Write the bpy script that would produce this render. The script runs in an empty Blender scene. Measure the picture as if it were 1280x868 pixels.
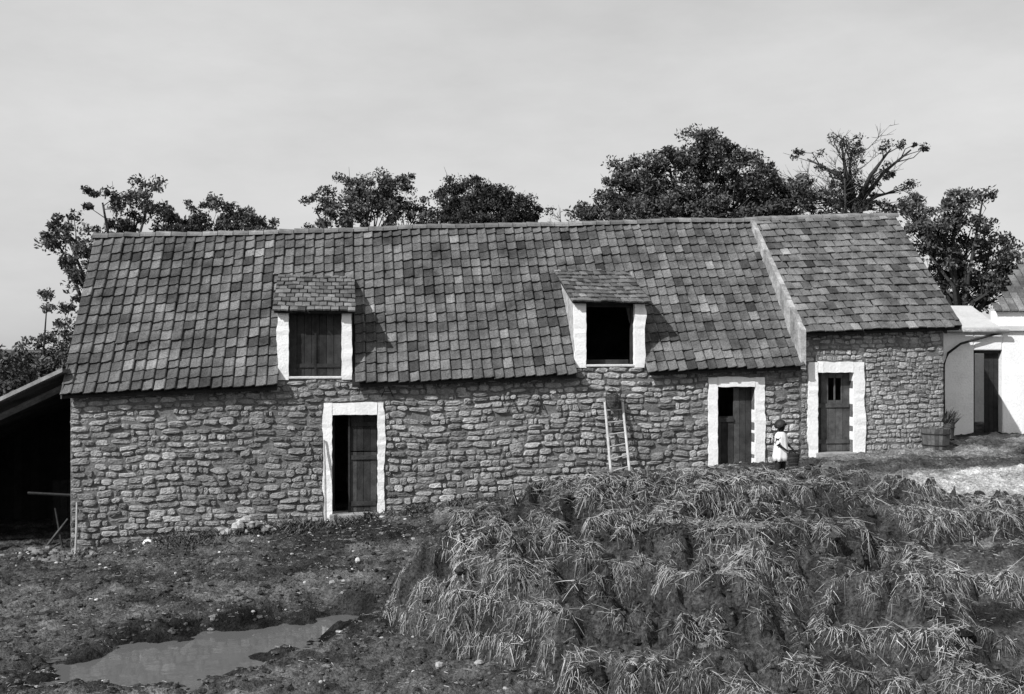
import bpy, math, random
import numpy as np
from mathutils import Vector
random.seed(7); rng=np.random.default_rng(7)
sc=bpy.context.scene
F=1350.0; EYE=4.3
# ------------------------------------------------------------------ noise
def _h(ix,iy,s):
    n=(ix.astype(np.int64)*374761393+iy.astype(np.int64)*668265263+s*974711)&0x7fffffff
    n=((n^(n>>13))*1274126177)&0x7fffffff
    n=n^(n>>16)
    return (n&0xffff)/65535.0
def vn(x,y,s=0):
    x=np.asarray(x,float);y=np.asarray(y,float)
    ix=np.floor(x);iy=np.floor(y);fx=x-ix;fy=y-iy
    fx=fx*fx*(3-2*fx);fy=fy*fy*(3-2*fy)
    a=_h(ix,iy,s);b=_h(ix+1,iy,s);c=_h(ix,iy+1,s);d=_h(ix+1,iy+1,s)
    return (a*(1-fx)+b*fx)*(1-fy)+(c*(1-fx)+d*fx)*fy
def fbm(x,y,s=0,o=4):
    t=0;a=.5
    for i in range(o):
        t=t+a*vn(np.asarray(x)*2**i,np.asarray(y)*2**i,s+i*17);a*=.5
    return t/(1-.5**o)
# ------------------------------------------------------------------ materials
def mat(name,base,var=.3,scale=4,rough=.9,bump=.4,bscale=40,spec=.15,var2=.15,dist=.02):
    m=bpy.data.materials.new(name);m.use_nodes=True;nt=m.node_tree;N=nt.nodes;L=nt.links
    p=N['Principled BSDF'];p.inputs['Roughness'].default_value=rough
    p.inputs['Specular IOR Level'].default_value=spec
    tc=N.new('ShaderNodeTexCoord')
    def noise(sc_,det):
        n=N.new('ShaderNodeTexNoise');n.inputs['Scale'].default_value=sc_;n.inputs['Detail'].default_value=det
        n.inputs['Roughness'].default_value=.65
        L.new(tc.outputs['Object'],n.inputs['Vector']);return n
    def mr(src,lo,hi,a=.3,b=.7):
        r=N.new('ShaderNodeMapRange');r.inputs[1].default_value=a;r.inputs[2].default_value=b
        r.inputs[3].default_value=lo;r.inputs[4].default_value=hi;L.new(src,r.inputs[0]);return r.outputs[0]
    n1=noise(scale,6);n2=noise(bscale,4)
    def mul(a,b):
        x=N.new('ShaderNodeMath');x.operation='MULTIPLY'
        for i,v in enumerate((a,b)):
            if isinstance(v,float):x.inputs[i].default_value=v
            else:L.new(v,x.inputs[i])
        return x.outputs[0]
    at=N.new('ShaderNodeAttribute');at.attribute_name='tone'
    c=mul(mul(mr(n1.outputs[0],1-var,1+var),mr(n2.outputs[0],1-var2,1+var2)),mul(at.outputs['Fac'],float(base)))
    cl=N.new('ShaderNodeClamp');L.new(c,cl.inputs[0]);cl.inputs[2].default_value=.85
    cb=N.new('ShaderNodeCombineColor')
    for i in range(3):L.new(cl.outputs[0],cb.inputs[i])
    L.new(cb.outputs[0],p.inputs['Base Color'])
    if bump>0:
        b=N.new('ShaderNodeBump');b.inputs['Strength'].default_value=bump;b.inputs['Distance'].default_value=dist
        L.new(n2.outputs[0],b.inputs['Height']);L.new(b.outputs[0],p.inputs['Normal'])
    return m
M=dict(
 stone=mat('rubble_stone',.27,.4,4,.95,.8,28,.05,.35,.03),
 stone2=mat('pale_rubble_stone',.28,.35,5,.95,.8,30,.05,.3,.03),
 mortar=mat('lime_mortar',.15,.4,3,.95,.8,25,.05,.35,.03),
 white=mat('whitewash',.82,.12,2.2,.85,.6,22,.15,.10,.02),
 tile=mat('clay_pantile',.10,.6,1.3,.9,.6,35,.1,.5,.012),
 tile2=mat('flat_roof_tile',.125,.45,1.8,.9,.6,35,.1,.45,.012),
 under=mat('roof_battens',.02,.3,5,.9,.2),
 ridge=mat('ridge_tile',.17,.4,4,.9,.6,30),
 plaster=mat('old_plaster',.36,.4,5,.9,.6,20),
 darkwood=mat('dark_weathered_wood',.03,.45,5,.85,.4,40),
 wood=mat('weathered_wood',.085,.45,6,.85,.4,40),
 palewood=mat('pale_wood',.36,.3,6,.8,.3,40),
 iron=mat('iron',.03,.3,10,.6,.2),
 ground=mat('earth',.085,.55,1.6,.97,1.0,24,.05,.7,.08),
 dung=mat('manure',.032,.5,3,.9,1.0,24,.12,.7,.07),
 straw=mat('straw',.33,.3,2,.75,0,20,.15,.2),
 grass=mat('grass_blades',.10,.3,2,.8,0,20,.12,.2),
 leaf=mat('foliage',.075,.3,.8,.7,0,10,.2,.2),
 leafd=mat('dark_foliage',.04,.3,.8,.7,0,10,.15,.2),
 bark=mat('bark',.045,.4,4,.95,.6,20),
 rock=mat('loose_stone',.4,.3,6,.95,.6,30),
 skin=mat('skin',.36,.05,8,.6,.05,60,.3,.03),
 hair=mat('dark_hair',.02,.3,30,.6,.5,90,.3,.3,.005),
 dress=mat('white_cotton',.74,.06,10,.9,.2,60,.1,.05,.004),
 shoe=mat('dark_leather',.03,.2,10,.5,.1),
)
# ------------------------------------------------------------------ mesh helpers
def empty(name,loc=(0,0,0),rot=0):
    e=bpy.data.objects.new(name,None);sc.collection.objects.link(e);e.location=loc;e.rotation_euler=(0,0,rot);return e
def mk(name,verts,faces,m,tone=None,parent=None,smooth=False):
    me=bpy.data.meshes.new(name)
    if isinstance(faces,np.ndarray):
        verts=np.asarray(verts,np.float32);k=faces.shape[1];nf=len(faces)
        me.vertices.add(len(verts));me.vertices.foreach_set('co',verts.ravel())
        me.loops.add(nf*k);me.loops.foreach_set('vertex_index',faces.astype(np.int32).ravel())
        me.polygons.add(nf);me.polygons.foreach_set('loop_start',np.arange(0,nf*k,k,dtype=np.int32))
        me.polygons.foreach_set('loop_total',np.full(nf,k,dtype=np.int32))
        me.update(calc_edges=True)
    else:
        me.from_pydata([tuple(v) for v in verts],[],faces);me.update()
    a=me.attributes.new('tone','FLOAT','POINT')
    t=np.ones(len(me.vertices),np.float32) if tone is None else np.asarray(tone,np.float32)
    a.data.foreach_set('value',t)
    if smooth: me.polygons.foreach_set('use_smooth',np.ones(len(me.polygons),bool))
    me.materials.append(m)
    o=bpy.data.objects.new(name,me);sc.collection.objects.link(o)
    if parent:o.parent=parent
    return o
class Acc:
    def __init__(s):s.v=[];s.f=[];s.t=[]
    def add(s,vs,fs,t=1.):
        n=len(s.v);s.v+=[tuple(v) for v in vs];s.f+=[tuple(n+i for i in f) for f in fs]
        s.t+=[t]*len(vs)
    def box(s,x0,x1,y0,y1,z0,z1,t=1.,j=0.):
        vs=[(x,y,z) for x in(x0,x1) for y in(y0,y1) for z in(z0,z1)]
        if j:vs=[tuple(c+random.uniform(-j,j) for c in v) for v in vs]
        s.add(vs,[(0,1,3,2),(4,6,7,5),(0,4,5,1),(2,3,7,6),(0,2,6,4),(1,5,7,3)],t)
    def tube(s,pts,rad,k=6,t=1.,cap=True):
        pts=[Vector(p) for p in pts];vs=[];fs=[]
        for i,p in enumerate(pts):
            d=(pts[min(i+1,len(pts)-1)]-pts[max(i-1,0)])
            if d.length<1e-6:d=Vector((0,0,1))
            d.normalize();a=d.cross(Vector((0,0,1)) if abs(d.z)<.9 else Vector((1,0,0))).normalized();b=d.cross(a)
            for j in range(k):
                an=2*math.pi*j/k;vs.append(p+(a*math.cos(an)+b*math.sin(an))*rad[i])
        for i in range(len(pts)-1):
            for j in range(k):
                fs.append((i*k+j,i*k+(j+1)%k,(i+1)*k+(j+1)%k,(i+1)*k+j))
        if cap:
            fs.append(tuple(range(k))[::-1]);fs.append(tuple((len(pts)-1)*k+j for j in range(k)))
        s.add(vs,fs,t)
    def make(s,name,m,parent=None,smooth=False):
        return mk(name,s.v,s.f,m,s.t,parent,smooth)
def bevel(o,w=.01,seg=2):
    b=o.modifiers.new('bevel','BEVEL');b.width=w;b.segments=seg;return o
# ------------------------------------------------------------------ terrain
gx=[-14,-8.79,-7.1,-3.96,-2.66,0,2.06,4.37,6.57,9.79,12,40]
gz=[.05,.2,.42,.68,.85,1.15,1.32,1.66,1.86,2.1,2.22,2.6]
PUD=np.array([(-5.8,13.9),(-6.1,14.7),(-5.5,15.5),(-4.7,16.2),(-3.7,16.8),(-2.8,17.5),(-2.2,17.4),(-2.2,16.6),(-2.8,15.9),(-3.4,15.1),(-3.6,14.5),(-3.9,13.9)])
HEAP=np.array([(0.8,13.1),(-0.9,14.7),(-1.9,16.2),(-1.5,18.3),(0.0,19.9),(2.2,20.9),(5.2,20.9),(6.6,20.0),(7.6,19.1),(14,18.6),(15,16),(14,12.0),(6,11.6),(3,12.2)])
def sdist(X,Y,P):
    d=np.full(X.shape,1e9);ins=np.zeros(X.shape,bool);n=len(P)
    for i in range(n):
        ax,ay=P[i];bx,by=P[(i+1)%n]
        ex,ey=bx-ax,by-ay
        t=np.clip(((X-ax)*ex+(Y-ay)*ey)/(ex*ex+ey*ey),0,1)
        d=np.minimum(d,np.hypot(X-ax-t*ex,Y-ay-t*ey))
        c=((ay>Y)!=(by>Y))&(X<(bx-ax)*(Y-ay)/((by-ay) if by!=ay else 1e-9)+ax)
        ins^=c
    return np.where(ins,d,-d)
def sm(x):
    x=np.clip(x,0,1);return x*x*(3-2*x)
def G0(X,Y):
    X=np.asarray(X,float);Y=np.asarray(Y,float)
    g=np.interp(X,gx,gz);Yf=22.9+.16*X
    t=np.clip((Y-12.5)/(Yf-12.5),0.0,1)
    e=1.6-1.2*sm((X+1)/8)
    z=g*t**e
    z=z+2.7*sm((7-Y)/6)
    return z
def G(X,Y):
    X=np.asarray(X,float);Y=np.asarray(Y,float)
    z=G0(X,Y)
    near=sm((40-Y)/10)*sm((20-np.abs(X))/5)
    z=z+near*((fbm(X*.8,Y*.8,3)-.5)*.18+(fbm(X*2.5,Y*4,5)-.5)*.19+(fbm(X*8,Y*12,9,3)-.5)*.14)
    d=sdist(X,Y,PUD)+(fbm(X*2.2,Y*2.2,31)-.5)*1.0
    k=sm((d+.45)/.75)
    z=z*(1-k)+(-.07+.05*(fbm(X*4,Y*4,8)-.5))*k
    low=sm((-d-.1)/.4)*.03*(X<0)*(Y<18)
    return z+low
def HZ(X,Y):
    X=np.asarray(X,float);Y=np.asarray(Y,float)
    d=sdist(X,Y,HEAP)+(fbm(X*1.1,Y*1.1,41)-.5)*.7
    pY=np.interp(Y,[11.8,13.2,14.4,16,17.6,19.2,20.5,21.5],[.1,.45,1.0,1.5,1.9,2.1,2.05,2.0])
    pY=pY-.22*sm((X-5)/3)-.12*sm((2.0-X)/3)
    pd=np.interp(d,[-.5,0,.3,.8,1.5,2.4,4],[-1.2,.15,.65,1.2,1.7,2.1,2.4])
    g=G0(X,Y)
    T=np.minimum(pY,g*.55+pd)
    am=.5+.5*sm((19.5-Y)/2)
    T=T+am*((fbm(X*.9,Y*.9,51)-.5)*.6+(np.abs(fbm(X*2.0,Y*2.0,53)-.5))*-1.1+.12+(fbm(X*6,Y*6,57)-.5)*.30+(fbm(X*13,Y*13,58,2)-.5)*.13)
    T=T+am*.055*np.sin(T*2*np.pi/.42+5*fbm(X*.8,Y*.8,59))
    for cx,cy,r,dp in((7.0,15.9,.65,.85),(7.6,15.3,.45,.6),(3.9,14.5,.6,.7),(4.6,14.2,.4,.55),(1.75,14.7,.4,.5),(5.3,15.7,.45,.45),(2.7,15.3,.35,.35),(5.9,16.8,.45,.4),(3.3,16.9,.35,.35),(6.4,14.0,.45,.45),(1.0,16.6,.3,.3)):
        T=T-dp*np.exp(-(((X-cx)**2+((Y-cy)*.9)**2)/r**2)**1.5)
    T=np.where(d<-.25,-5,T)
    return T
def grid(xs,ys):
    X,Y=np.meshgrid(xs,ys);nx=len(xs);ny=len(ys)
    i=np.arange(nx*ny).reshape(ny,nx)
    q=np.stack([i[:-1,:-1],i[:-1,1:],i[1:,1:],i[1:,:-1]],-1).reshape(-1,4)
    return X.ravel(),Y.ravel(),q
def spread(a,b,step,far):
    core=list(np.arange(a,b+1e-6,step));o=[];s=step;x=b
    while x<far: s*=1.28;x+=s;o.append(x)
    l=[];s=step;x=a
    while x>-far: s*=1.28;x-=s;l.append(x)
    return np.array(l[::-1]+core+o)
xs=spread(-12,13,.042,1500);ys=spread(11.8,24.5,.042,1500)
X,Y,q=grid(xs,ys);Z=G(X,Y)
tone=.3+2.1*fbm(X*.6,Y*1.3,77)*fbm(X*6,Y*6,79)*1.7
pd=sdist(X,Y,PUD);tone*=1-.65*sm((pd+.8)/.8)
tone*=1-.55*sm((fbm(X*.5,Y*1.2,81)-.5)/.12)
patch=sdist(X,Y,np.array([(6.7,20.6),(8.0,19.3),(14,18.7),(16,21.2),(12,21.9),(9.6,21.9),(7.8,21.4)]))+(fbm(X*1.5,Y*1.5,12)-.5)*.8
tone=tone*(1+.6*sm((X-4)/3)*sm((Y-20)/2))
tone=tone*(1-sm(patch/.2))+sm(patch/.2)*(4.6+2*fbm(X*6,Y*6,14))
mk('ground',np.stack([X,Y,Z],1),q,M['ground'],tone,smooth=True)
wm=bpy.data.materials.new('muddy_water');wm.use_nodes=True;N=wm.node_tree.nodes;p=N['Principled BSDF']
p.inputs['Base Color'].default_value=(.11,.11,.11,1);p.inputs['Roughness'].default_value=.04;p.inputs['IOR'].default_value=1.5
nz=N.new('ShaderNodeTexNoise');nz.inputs['Scale'].default_value=3;nz.inputs['Detail'].default_value=3
b=N.new('ShaderNodeBump');b.inputs['Strength'].default_value=.10;b.inputs['Distance'].default_value=.02
tc=N.new('ShaderNodeTexCoord');wm.node_tree.links.new(tc.outputs['Object'],nz.inputs['Vector'])
wm.node_tree.links.new(nz.outputs[0],b.inputs['Height']);wm.node_tree.links.new(b.outputs[0],p.inputs['Normal'])
mk('puddle_water',[(-6.9,13.4,-.015),(-3.2,13.4,-.015),(-1.8,15.6,-.015),(-1.8,18.0,-.015),(-3.4,18.0,-.015),(-6.9,15.8,-.015)],[(0,1,2,3,4,5)],wm)
# ------------------------------------------------------------------ blades helper (straw, grass)
def blades(px,py,pz,dx,dy,dz,length,width,droop,tone,name,m,parent=None,seg=3):
    n=len(px);P=np.stack([px,py,pz],1);D=np.stack([dx,dy,dz],1);D/=np.linalg.norm(D,axis=1)[:,None]
    S=np.cross(D,rng.normal(size=(n,3)));S/=np.linalg.norm(S,axis=1)[:,None]
    V=[]
    for i in range(seg+1):
        t=i/seg
        c=P+D*(length*t)[:,None];c[:,2]-=droop*t*t
        w=(width*(1-.6*t)/2)[:,None]
        V+=[c-S*w,c+S*w]
    V=np.stack(V,1)
    k=2*(seg+1);base=(np.arange(n)*k)[:,None]
    fs=np.concatenate([base+np.array([[2*i,2*i+1,2*i+3,2*i+2]]) for i in range(seg)],0)
    return mk(name,V.reshape(-1,3),fs,m,np.repeat(tone,k),parent)
# ------------------------------------------------------------------ manure heap
heap=empty('manure_heap')
X,Y,q=grid(np.arange(-2.8,13.5,.036),np.arange(11.2,21.8,.036))
Z=HZ(X,Y);g=G(X,Y);keep=(Z>g-.25)
kq=keep[q].all(1);q=q[kq];Z2=np.maximum(Z,g-.3)
tone=.3+2.4*fbm(X*1.3,Y*1.3,61)*fbm(X*8,Y*8,62)*1.9
mk('dung_mass',np.stack([X,Y,Z2],1),q,M['dung'],tone,heap,True)
def scatter_heap(n,seed):
    r=np.random.default_rng(seed)
    x=r.uniform(-2.5,12,n);y=r.uniform(11.8,21.6,n)
    z=HZ(x,y);g=G(x,y);e=.12
    sx=(HZ(x+e,y)-HZ(x-e,y))/(2*e);sy=(HZ(x,y+e)-HZ(x,y-e))/(2*e)
    big=fbm(x*.6,y*.8,91);mid=fbm(x*2.4,y*2.4,93);fine=fbm(x*8,y*8,94,2)
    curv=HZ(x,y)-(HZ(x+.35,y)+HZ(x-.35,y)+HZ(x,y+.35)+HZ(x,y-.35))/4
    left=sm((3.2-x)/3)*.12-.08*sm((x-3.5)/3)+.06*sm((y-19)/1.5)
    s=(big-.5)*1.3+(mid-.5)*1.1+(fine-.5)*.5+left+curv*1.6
    k=(z>g)&(s+r.uniform(-.14,.06,n)>-.01)&(np.abs(sx)<3)&(np.abs(sy)<3)
    return x[k],y[k],z[k],sx[k],sy[k],s[k],r
x,y,z,sx,sy,s_,r=scatter_heap(430000,1)
n=len(x)
sl=np.hypot(sx,sy)+1e-3
ang=r.normal(0,1.0,n)+(fbm(x*1.7,y*1.7,71)-.5)*3
bx,by=-sx/sl,-sy/sl
w=np.clip(sl*.9,0,.8);ra=r.uniform(0,6.28,n)
bx=bx*w+np.cos(ra)*(1-w);by=by*w+np.sin(ra)*(1-w)
dx=bx*np.cos(ang)-by*np.sin(ang);dy=bx*np.sin(ang)+by*np.cos(ang)
dz=sx*dx+sy*dy+r.uniform(-.08,.20,n)
cl=fbm(x*6,y*6,97)*.5+fbm(x*1.2,y*1.2,98)*.5
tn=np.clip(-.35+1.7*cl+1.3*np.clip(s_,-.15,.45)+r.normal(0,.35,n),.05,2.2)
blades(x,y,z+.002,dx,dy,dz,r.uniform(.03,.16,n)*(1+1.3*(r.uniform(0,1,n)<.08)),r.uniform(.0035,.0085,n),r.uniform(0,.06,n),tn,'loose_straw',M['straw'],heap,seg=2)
print('straw',n)
def rocks(name,pts,m,parent=None,flat=.7):
    A=Acc()
    for (x,y,z,s,t) in pts:
        vs=[];R=5;K=7
        ph=random.uniform(0,6);ax=random.uniform(.7,1.4)
        for i in range(R):
            th=math.pi*(i+.0)/(R-1)
            for j in range(K):
                an=2*math.pi*j/K+ph;rr=s*(1+random.uniform(-.22,.22))
                vs.append((x+rr*ax*math.sin(th+.001)*math.cos(an),y+rr*math.sin(th+.001)*math.sin(an),z+rr*flat*math.cos(th)))
        fs=[(i*K+j,i*K+(j+1)%K,(i+1)*K+(j+1)%K,(i+1)*K+j) for i in range(R-1) for j in range(K)]
        A.add(vs,fs,t)
    return A.make(name,m,parent)
def many(n,x0,x1,y0,y1):
    return np.array([random.uniform(x0,x1) for _ in range(n)]),np.array([random.uniform(y0,y1) for _ in range(n)])
xa,ya=many(4500,-2,11,12,21);za=HZ(xa,ya);ga=G(xa,ya);pts=[]
for x,y,z,g in zip(xa,ya,za,ga):
    if z<g:continue
    pts.append((x,y,z+.003,random.uniform(.012,.045) if random.random()<.95 else random.uniform(.05,.10),random.uniform(.4,3.6)))
rocks('dung_clods',pts,M['dung'],heap)
# ------------------------------------------------------------------ grass, straw litter, stones
def scat(n,x0,x1,y0,y1,s):
    r=np.random.default_rng(s);x=r.uniform(x0,x1,n);y=r.uniform(y0,y1,n)
    k=(y<22.8+.16*x)&(HZ(x,y)<G(x,y))&(sdist(x,y,PUD)<-.1)
    return x[k],y[k],r
x,y,r=scat(50000,-11,10,13,24.5,5)
mk_=fbm(x*.7,y*1.4,15)*.45+fbm(x*3.5,y*3.5,16)*.55
k=(mk_>.56)&(x<3);x=x[k];y=y[k];n=len(x);a=r.uniform(0,6.28,n)
blades(x,y,G(x,y)-.01,np.cos(a)*.7,np.sin(a)*.7,r.uniform(.3,1.2,n),r.uniform(.015,.07,n),r.uniform(.008,.018,n),r.uniform(0,.04,n),r.uniform(.3,2.,n),'grass',M['grass'],seg=2)
x,y,r=scat(32000,-11,11,13,24.5,6)
k=fbm(x*.9,y*1.8,25)>.49;x=x[k];y=y[k];n=len(x);a=r.uniform(0,6.28,n)
blades(x,y,G(x,y)+.010,np.cos(a),np.sin(a),r.uniform(-.05,.12,n),r.uniform(.03,.12,n),r.uniform(.004,.010,n),r.uniform(0,.02,n),r.uniform(.2,1.3,n),'straw_litter',M['straw'],seg=2)
xa,ya=many(7000,-10.5,6,13.2,23);ga=G(xa,ya);ha=HZ(xa,ya);pa=sdist(xa,ya,PUD);pts=[]
for x,y,g,h,p_ in zip(xa,ya,ga,ha,pa):
    if h>g or p_>-.05 or y>22.7+.16*x:continue
    pts.append((x,y,g,random.uniform(.012,.055),random.uniform(.4,2.0)))
rocks('mud_clods',pts,M['ground'],None,.6)
xx=[];yy=[];hh=[]
for i in range(90):
    X0=random.uniform(-8.6,3);Yb=22.9+.16*X0-random.uniform(.08,.5);c=random.randint(15,60);s=random.uniform(.05,.22)
    for j in range(c):
        xx.append(X0+random.gauss(0,s));yy.append(min(Yb+random.gauss(0,s*.6),22.85+.16*X0));hh.append(random.uniform(.4,1)*s*1.2+.04)
for cx,cy,c,s in((-4.6,21.75,900,.30),(-5.6,21.6,300,.2),(-6.4,21.2,250,.25)):
    for j in range(c):
        xx.append(cx+random.gauss(0,s));yy.append(cy+random.gauss(0,s*.5));hh.append(random.uniform(.08,.26))
xx=np.array(xx);yy=np.array(yy);hh=np.array(hh);n=len(xx);a=rng.uniform(0,6.28,n)
blades(xx,yy,G(xx,yy)-.01,np.cos(a)*.6,np.sin(a)*.6,rng.uniform(.5,1.5,n),hh,rng.uniform(.015,.035,n),hh*.3,rng.uniform(.3,1.3,n),'weeds',M['grass'],seg=2)
xa,ya=many(1300,-10.5,5,13.3,23);pts=[]
for i in range(len(xa)):
    if random.random()<.35:ya[i]=22.9+.16*xa[i]-abs(random.gauss(0,.45))-.1
ga=G(xa,ya);ha=HZ(xa,ya);pa=sdist(xa,ya,PUD)
for x,y,g,h,p_ in zip(xa,ya,ga,ha,pa):
    if h>g or p_>0 or y>22.8+.16*x:continue
    s=random.uniform(.010,.035) if random.random()<.95 else random.uniform(.04,.08)
    pts.append((x,y,g+s*.2,s,random.choice((.15,.2,.3,.4,.6,.8,1.3))))
rocks('scattered_stones',pts,M['rock'])
def wpt(px,py,z):
    Yd=F*(EYE-z)/(py-434);return (px-640)/F*Yd,Yd
pts=[]
for px,py,s,t in((185,677,.11,1.6),(198,672,.06,1.3),(228,661,.07,.9),(236,664,.05,.9),(545,755,.05,1.2),(447,726,.08,1.4),(416,744,.09,.7),(430,740,.05,1),(585,640,.05,1.2),(548,662,.05,1.1)):
    x,y=wpt(px,py,.42 if py<700 else .15);pts.append((x,y,float(G(x,y))+s*.3,s,t))
rocks('white_stone',pts,M['rock'])
pts=[]
for i in range(110):
    x=-5.35+random.gauss(0,.28);y=21.72+random.gauss(0,.13);s=random.uniform(.03,.11);pts.append((x,y,float(G(x,y))+.26*math.exp(-((x+5.35)/.3)**2)*random.random()+.03,s,random.uniform(.4,1.1)))
rocks('rubble_pile',pts,M['rock'])
pts=[]
for i in range(70):
    x=-8.9+random.gauss(0,.35);y=21.2+random.gauss(0,.18);s=random.uniform(.03,.09);pts.append((x,y,float(G(x,y))+.03,s,random.uniform(.2,.6)))
rocks('corner_rubble',pts,M['rock'])
# ------------------------------------------------------------------ the barn
X0,Y0=-8.79,21.5;TH=math.atan(.16);C,SN=math.cos(TH),math.sin(TH)
barn=empty('stone_barn',(X0,Y0,0),TH)
def S(px,py,w=0.):   # survey: photo reading -> (u,z) in metres on the barn plane at depth w
    a=(px-640)/F
    Yd=(w-SN*X0+C*Y0)/(C-SN*a);Xd=a*Yd
    return ((Xd-X0)*C+(Yd-Y0)*SN, EYE-(py-434)/F*Yd)
def uv2w(u,w):return X0+u*C-w*SN,Y0+u*SN+w*C
def line(p,q):
    (u0,z0),(u1,z1)=p,q
    return lambda u:z0+(z1-z0)*(u-u0)/(u1-u0)
WR=2.8;WE=-.25
ze=line(S(90,492,WE),S(1000,457,WE));zr=line(S(118,299,WR),S(1118,271,WR))
ze2=line(S(998,415,WE),S(1205,407,WE))
LU=18.8;UX=S(1000,440)[0]
def sag(u,w):return .06*(float(fbm(u*.4,w*.5,5,2))-.5)*2+.02*(float(fbm(u*2,w*2,6,2))-.5)*2
def roofM(u,w):return ze(u)+(zr(u)-ze(u))*(w-WE)/(WR-WE)
def roofX(u,w):return ze2(u)+(zr(u)+.05-ze2(u))*(w-WE)/(WR-WE)
def tiles(name,u0,u1,w0,w1,rf,tw,rows,style,m,skip=None,parent=barn,stag=False,off=.05,sig=.18,sg=.035):
    A=Acc();nu=max(1,round((u1-u0)/tw));tw=(u1-u0)/nu
    for r_ in range(rows):
        for c in range(-1 if stag else 0,nu):
            uu=u0+c*tw+(tw*.5 if (stag and r_%2) else 0)+random.uniform(-.010,.010)
            ua,ub=max(uu,u0),min(uu+tw,u1)
            if ub-ua<.03:continue
            wa=w0+(w1-w0)*r_/rows;wb=w0+(w1-w0)*(r_+1)/rows+.04
            if skip and skip((ua+ub)/2,(wa+wb)/2):continue
            wa+=random.uniform(-.012,.012);li=random.uniform(-.008,.012)
            if random.random()<.04:wa-=.03;li+=.014
            t=random.gauss(1,sig);t=min(max(t,.5),1.7)
            q9=random.random()
            if q9<.06:t*=1.5
            elif q9<.12:t*=.55
            sl=(rf(uu,w1)-rf(uu,w0))/(w1-w0);ln=math.hypot(1,sl);nw,nz=-sl/ln,1/ln
            if style=='pan':prof=[(.0,-.022),(.10,-.012),(.38,-.006),(.60,.0),(.72,.014),(.82,.028),(.92,.026),(.985,.008),(1.0,-.022)]
            else:prof=[(sg,0),(.5,.004),(1-sg,0)]
            K=len(prof);vs=[]
            tilt=random.uniform(-.008,.008)
            for (ww,o) in ((wb,.010),(wa,off),(wa+.004,off-.035)):
                for s,h in prof:
                    u=ua+(ub-ua)*s
                    hh=o+h+li+tilt*(s-.5)*2+sag(u,ww)
                    vs.append((u,ww+nw*hh,rf(u,ww)+nz*hh))
            fs=[(i,i+1,K+i+1,K+i) for i in range(K-1)]+[(K+i,K+i+1,2*K+i+1,2*K+i) for i in range(K-1)]
            if style!='pan':
                n=len(vs)
                for (ww,o) in ((wb,-.02),(wa,off-.035)):
                    for s in(sg,1-sg):
                        u=ua+(ub-ua)*s;hh=o+li+sag(u,ww);vs.append((u,ww+nw*hh,rf(u,ww)+nz*hh))
                fs+=[(0,K,n+2,n),(K-1,n+1,n+3,2*K-1)]
            A.add(vs,fs,t)
    return A.make(name,m,parent,False)
def dorm(xl,xo,xp,xr,ytop,ysill,yback):
    u0=S(xl,ytop)[0];a=S(xo,ytop)[0];b=S(xp,ytop)[0];u1=S(xr,ytop)[0]
    zt=S(xo,ytop)[1];zs=S(xo,ysill)[1]
    w=1.5
    for i in range(20):
        uc,zz=S((xl+xr)/2,yback,w);w=WE+(zz-ze(uc))/(zr(uc)-ze(uc))*(WR-WE)
    return dict(u0=u0,a=a,b=b,u1=u1,zt=zt,zs=zs,wb=w,zb=roofM((u0+u1)/2,w))
D1=dorm(347,361,427,440,391,472,349);D2=dorm(718,732,793,806,379,457,341)
def in_d(u,w,e=0.02):
    for d in(D1,D2):
        if d['u0']-e<u<d['u1']+e and w<d['wb']-.05:return True
    return False
tiles('pantile_roof',-.14,UX-.02,WE-.02,WR,roofM,.222,17,'pan',M['tile'],in_d)
tiles('flat_tile_roof',UX,LU+.28,WE-.05,WR,roofX,.225,17,'flat',M['tile2'],stag=True,off=.05,sig=.2,sg=.06)
def wr_back(f):return lambda u,w:f(u,2*WR-w)
A=Acc()
def slab(A,u0,u1,w0,w1,f,th=.05,off=-.02,t=1.):
    vs=[]
    for u in(u0,u1):
        for w in(w0,w1):
            for o in(off,off-th):vs.append((u,w,f(u,w)+o))
    A.add(vs,[(0,1,3,2),(4,6,7,5),(0,4,5,1),(2,3,7,6),(0,2,6,4),(1,5,7,3)],t)
br=[-.1,D1['u0'],D1['u1'],D2['u0'],D2['u1'],UX]
for i in range(5):
    slab(A,br[i],br[i+1],WE+.03 if i%2==0 else [D1,D2][i//2]['wb'],WR-.01,roofM,.05,-.08)
slab(A,UX+.02,LU+.26,WE+.03,WR-.01,roofX,.05,-.08)
A.make('roof_boarding',M['under'],barn)
A=Acc()
slab(A,-.1,UX,WR,2*WR-WE,wr_back(roofM),.05,.03);slab(A,UX+.02,LU+.26,WR,2*WR-WE,wr_back(roofX),.05,.03)
A.make('rear_roof_slope',M['tile'],barn)
A=Acc();u=-.16
while u<LU+.25:
    L=.34;z0=zr(u)+.03+sag(u,WR)+random.uniform(-.010,.010);z1=zr(u+L)+.03+sag(u+L,WR)+random.uniform(-.008,.008);r=random.uniform(.10,.115);vs=[]
    for (uu,zz,rr) in((u,z0,r+.012),(u+L-.015,z1,r)):
        for j in range(7):
            an=math.pi*j/6;vs.append((uu,WR+rr*math.cos(an)*1.15,zz-.05+rr*math.sin(an)))
    A.add(vs,[(j,j+1,8+j,7+j) for j in range(6)]+[tuple(range(7)),tuple(range(13,6,-1))],random.uniform(.7,1.35));u+=L
A.make('ridge_tiles',M['ridge'],barn)
A=Acc();nseg=16
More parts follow.
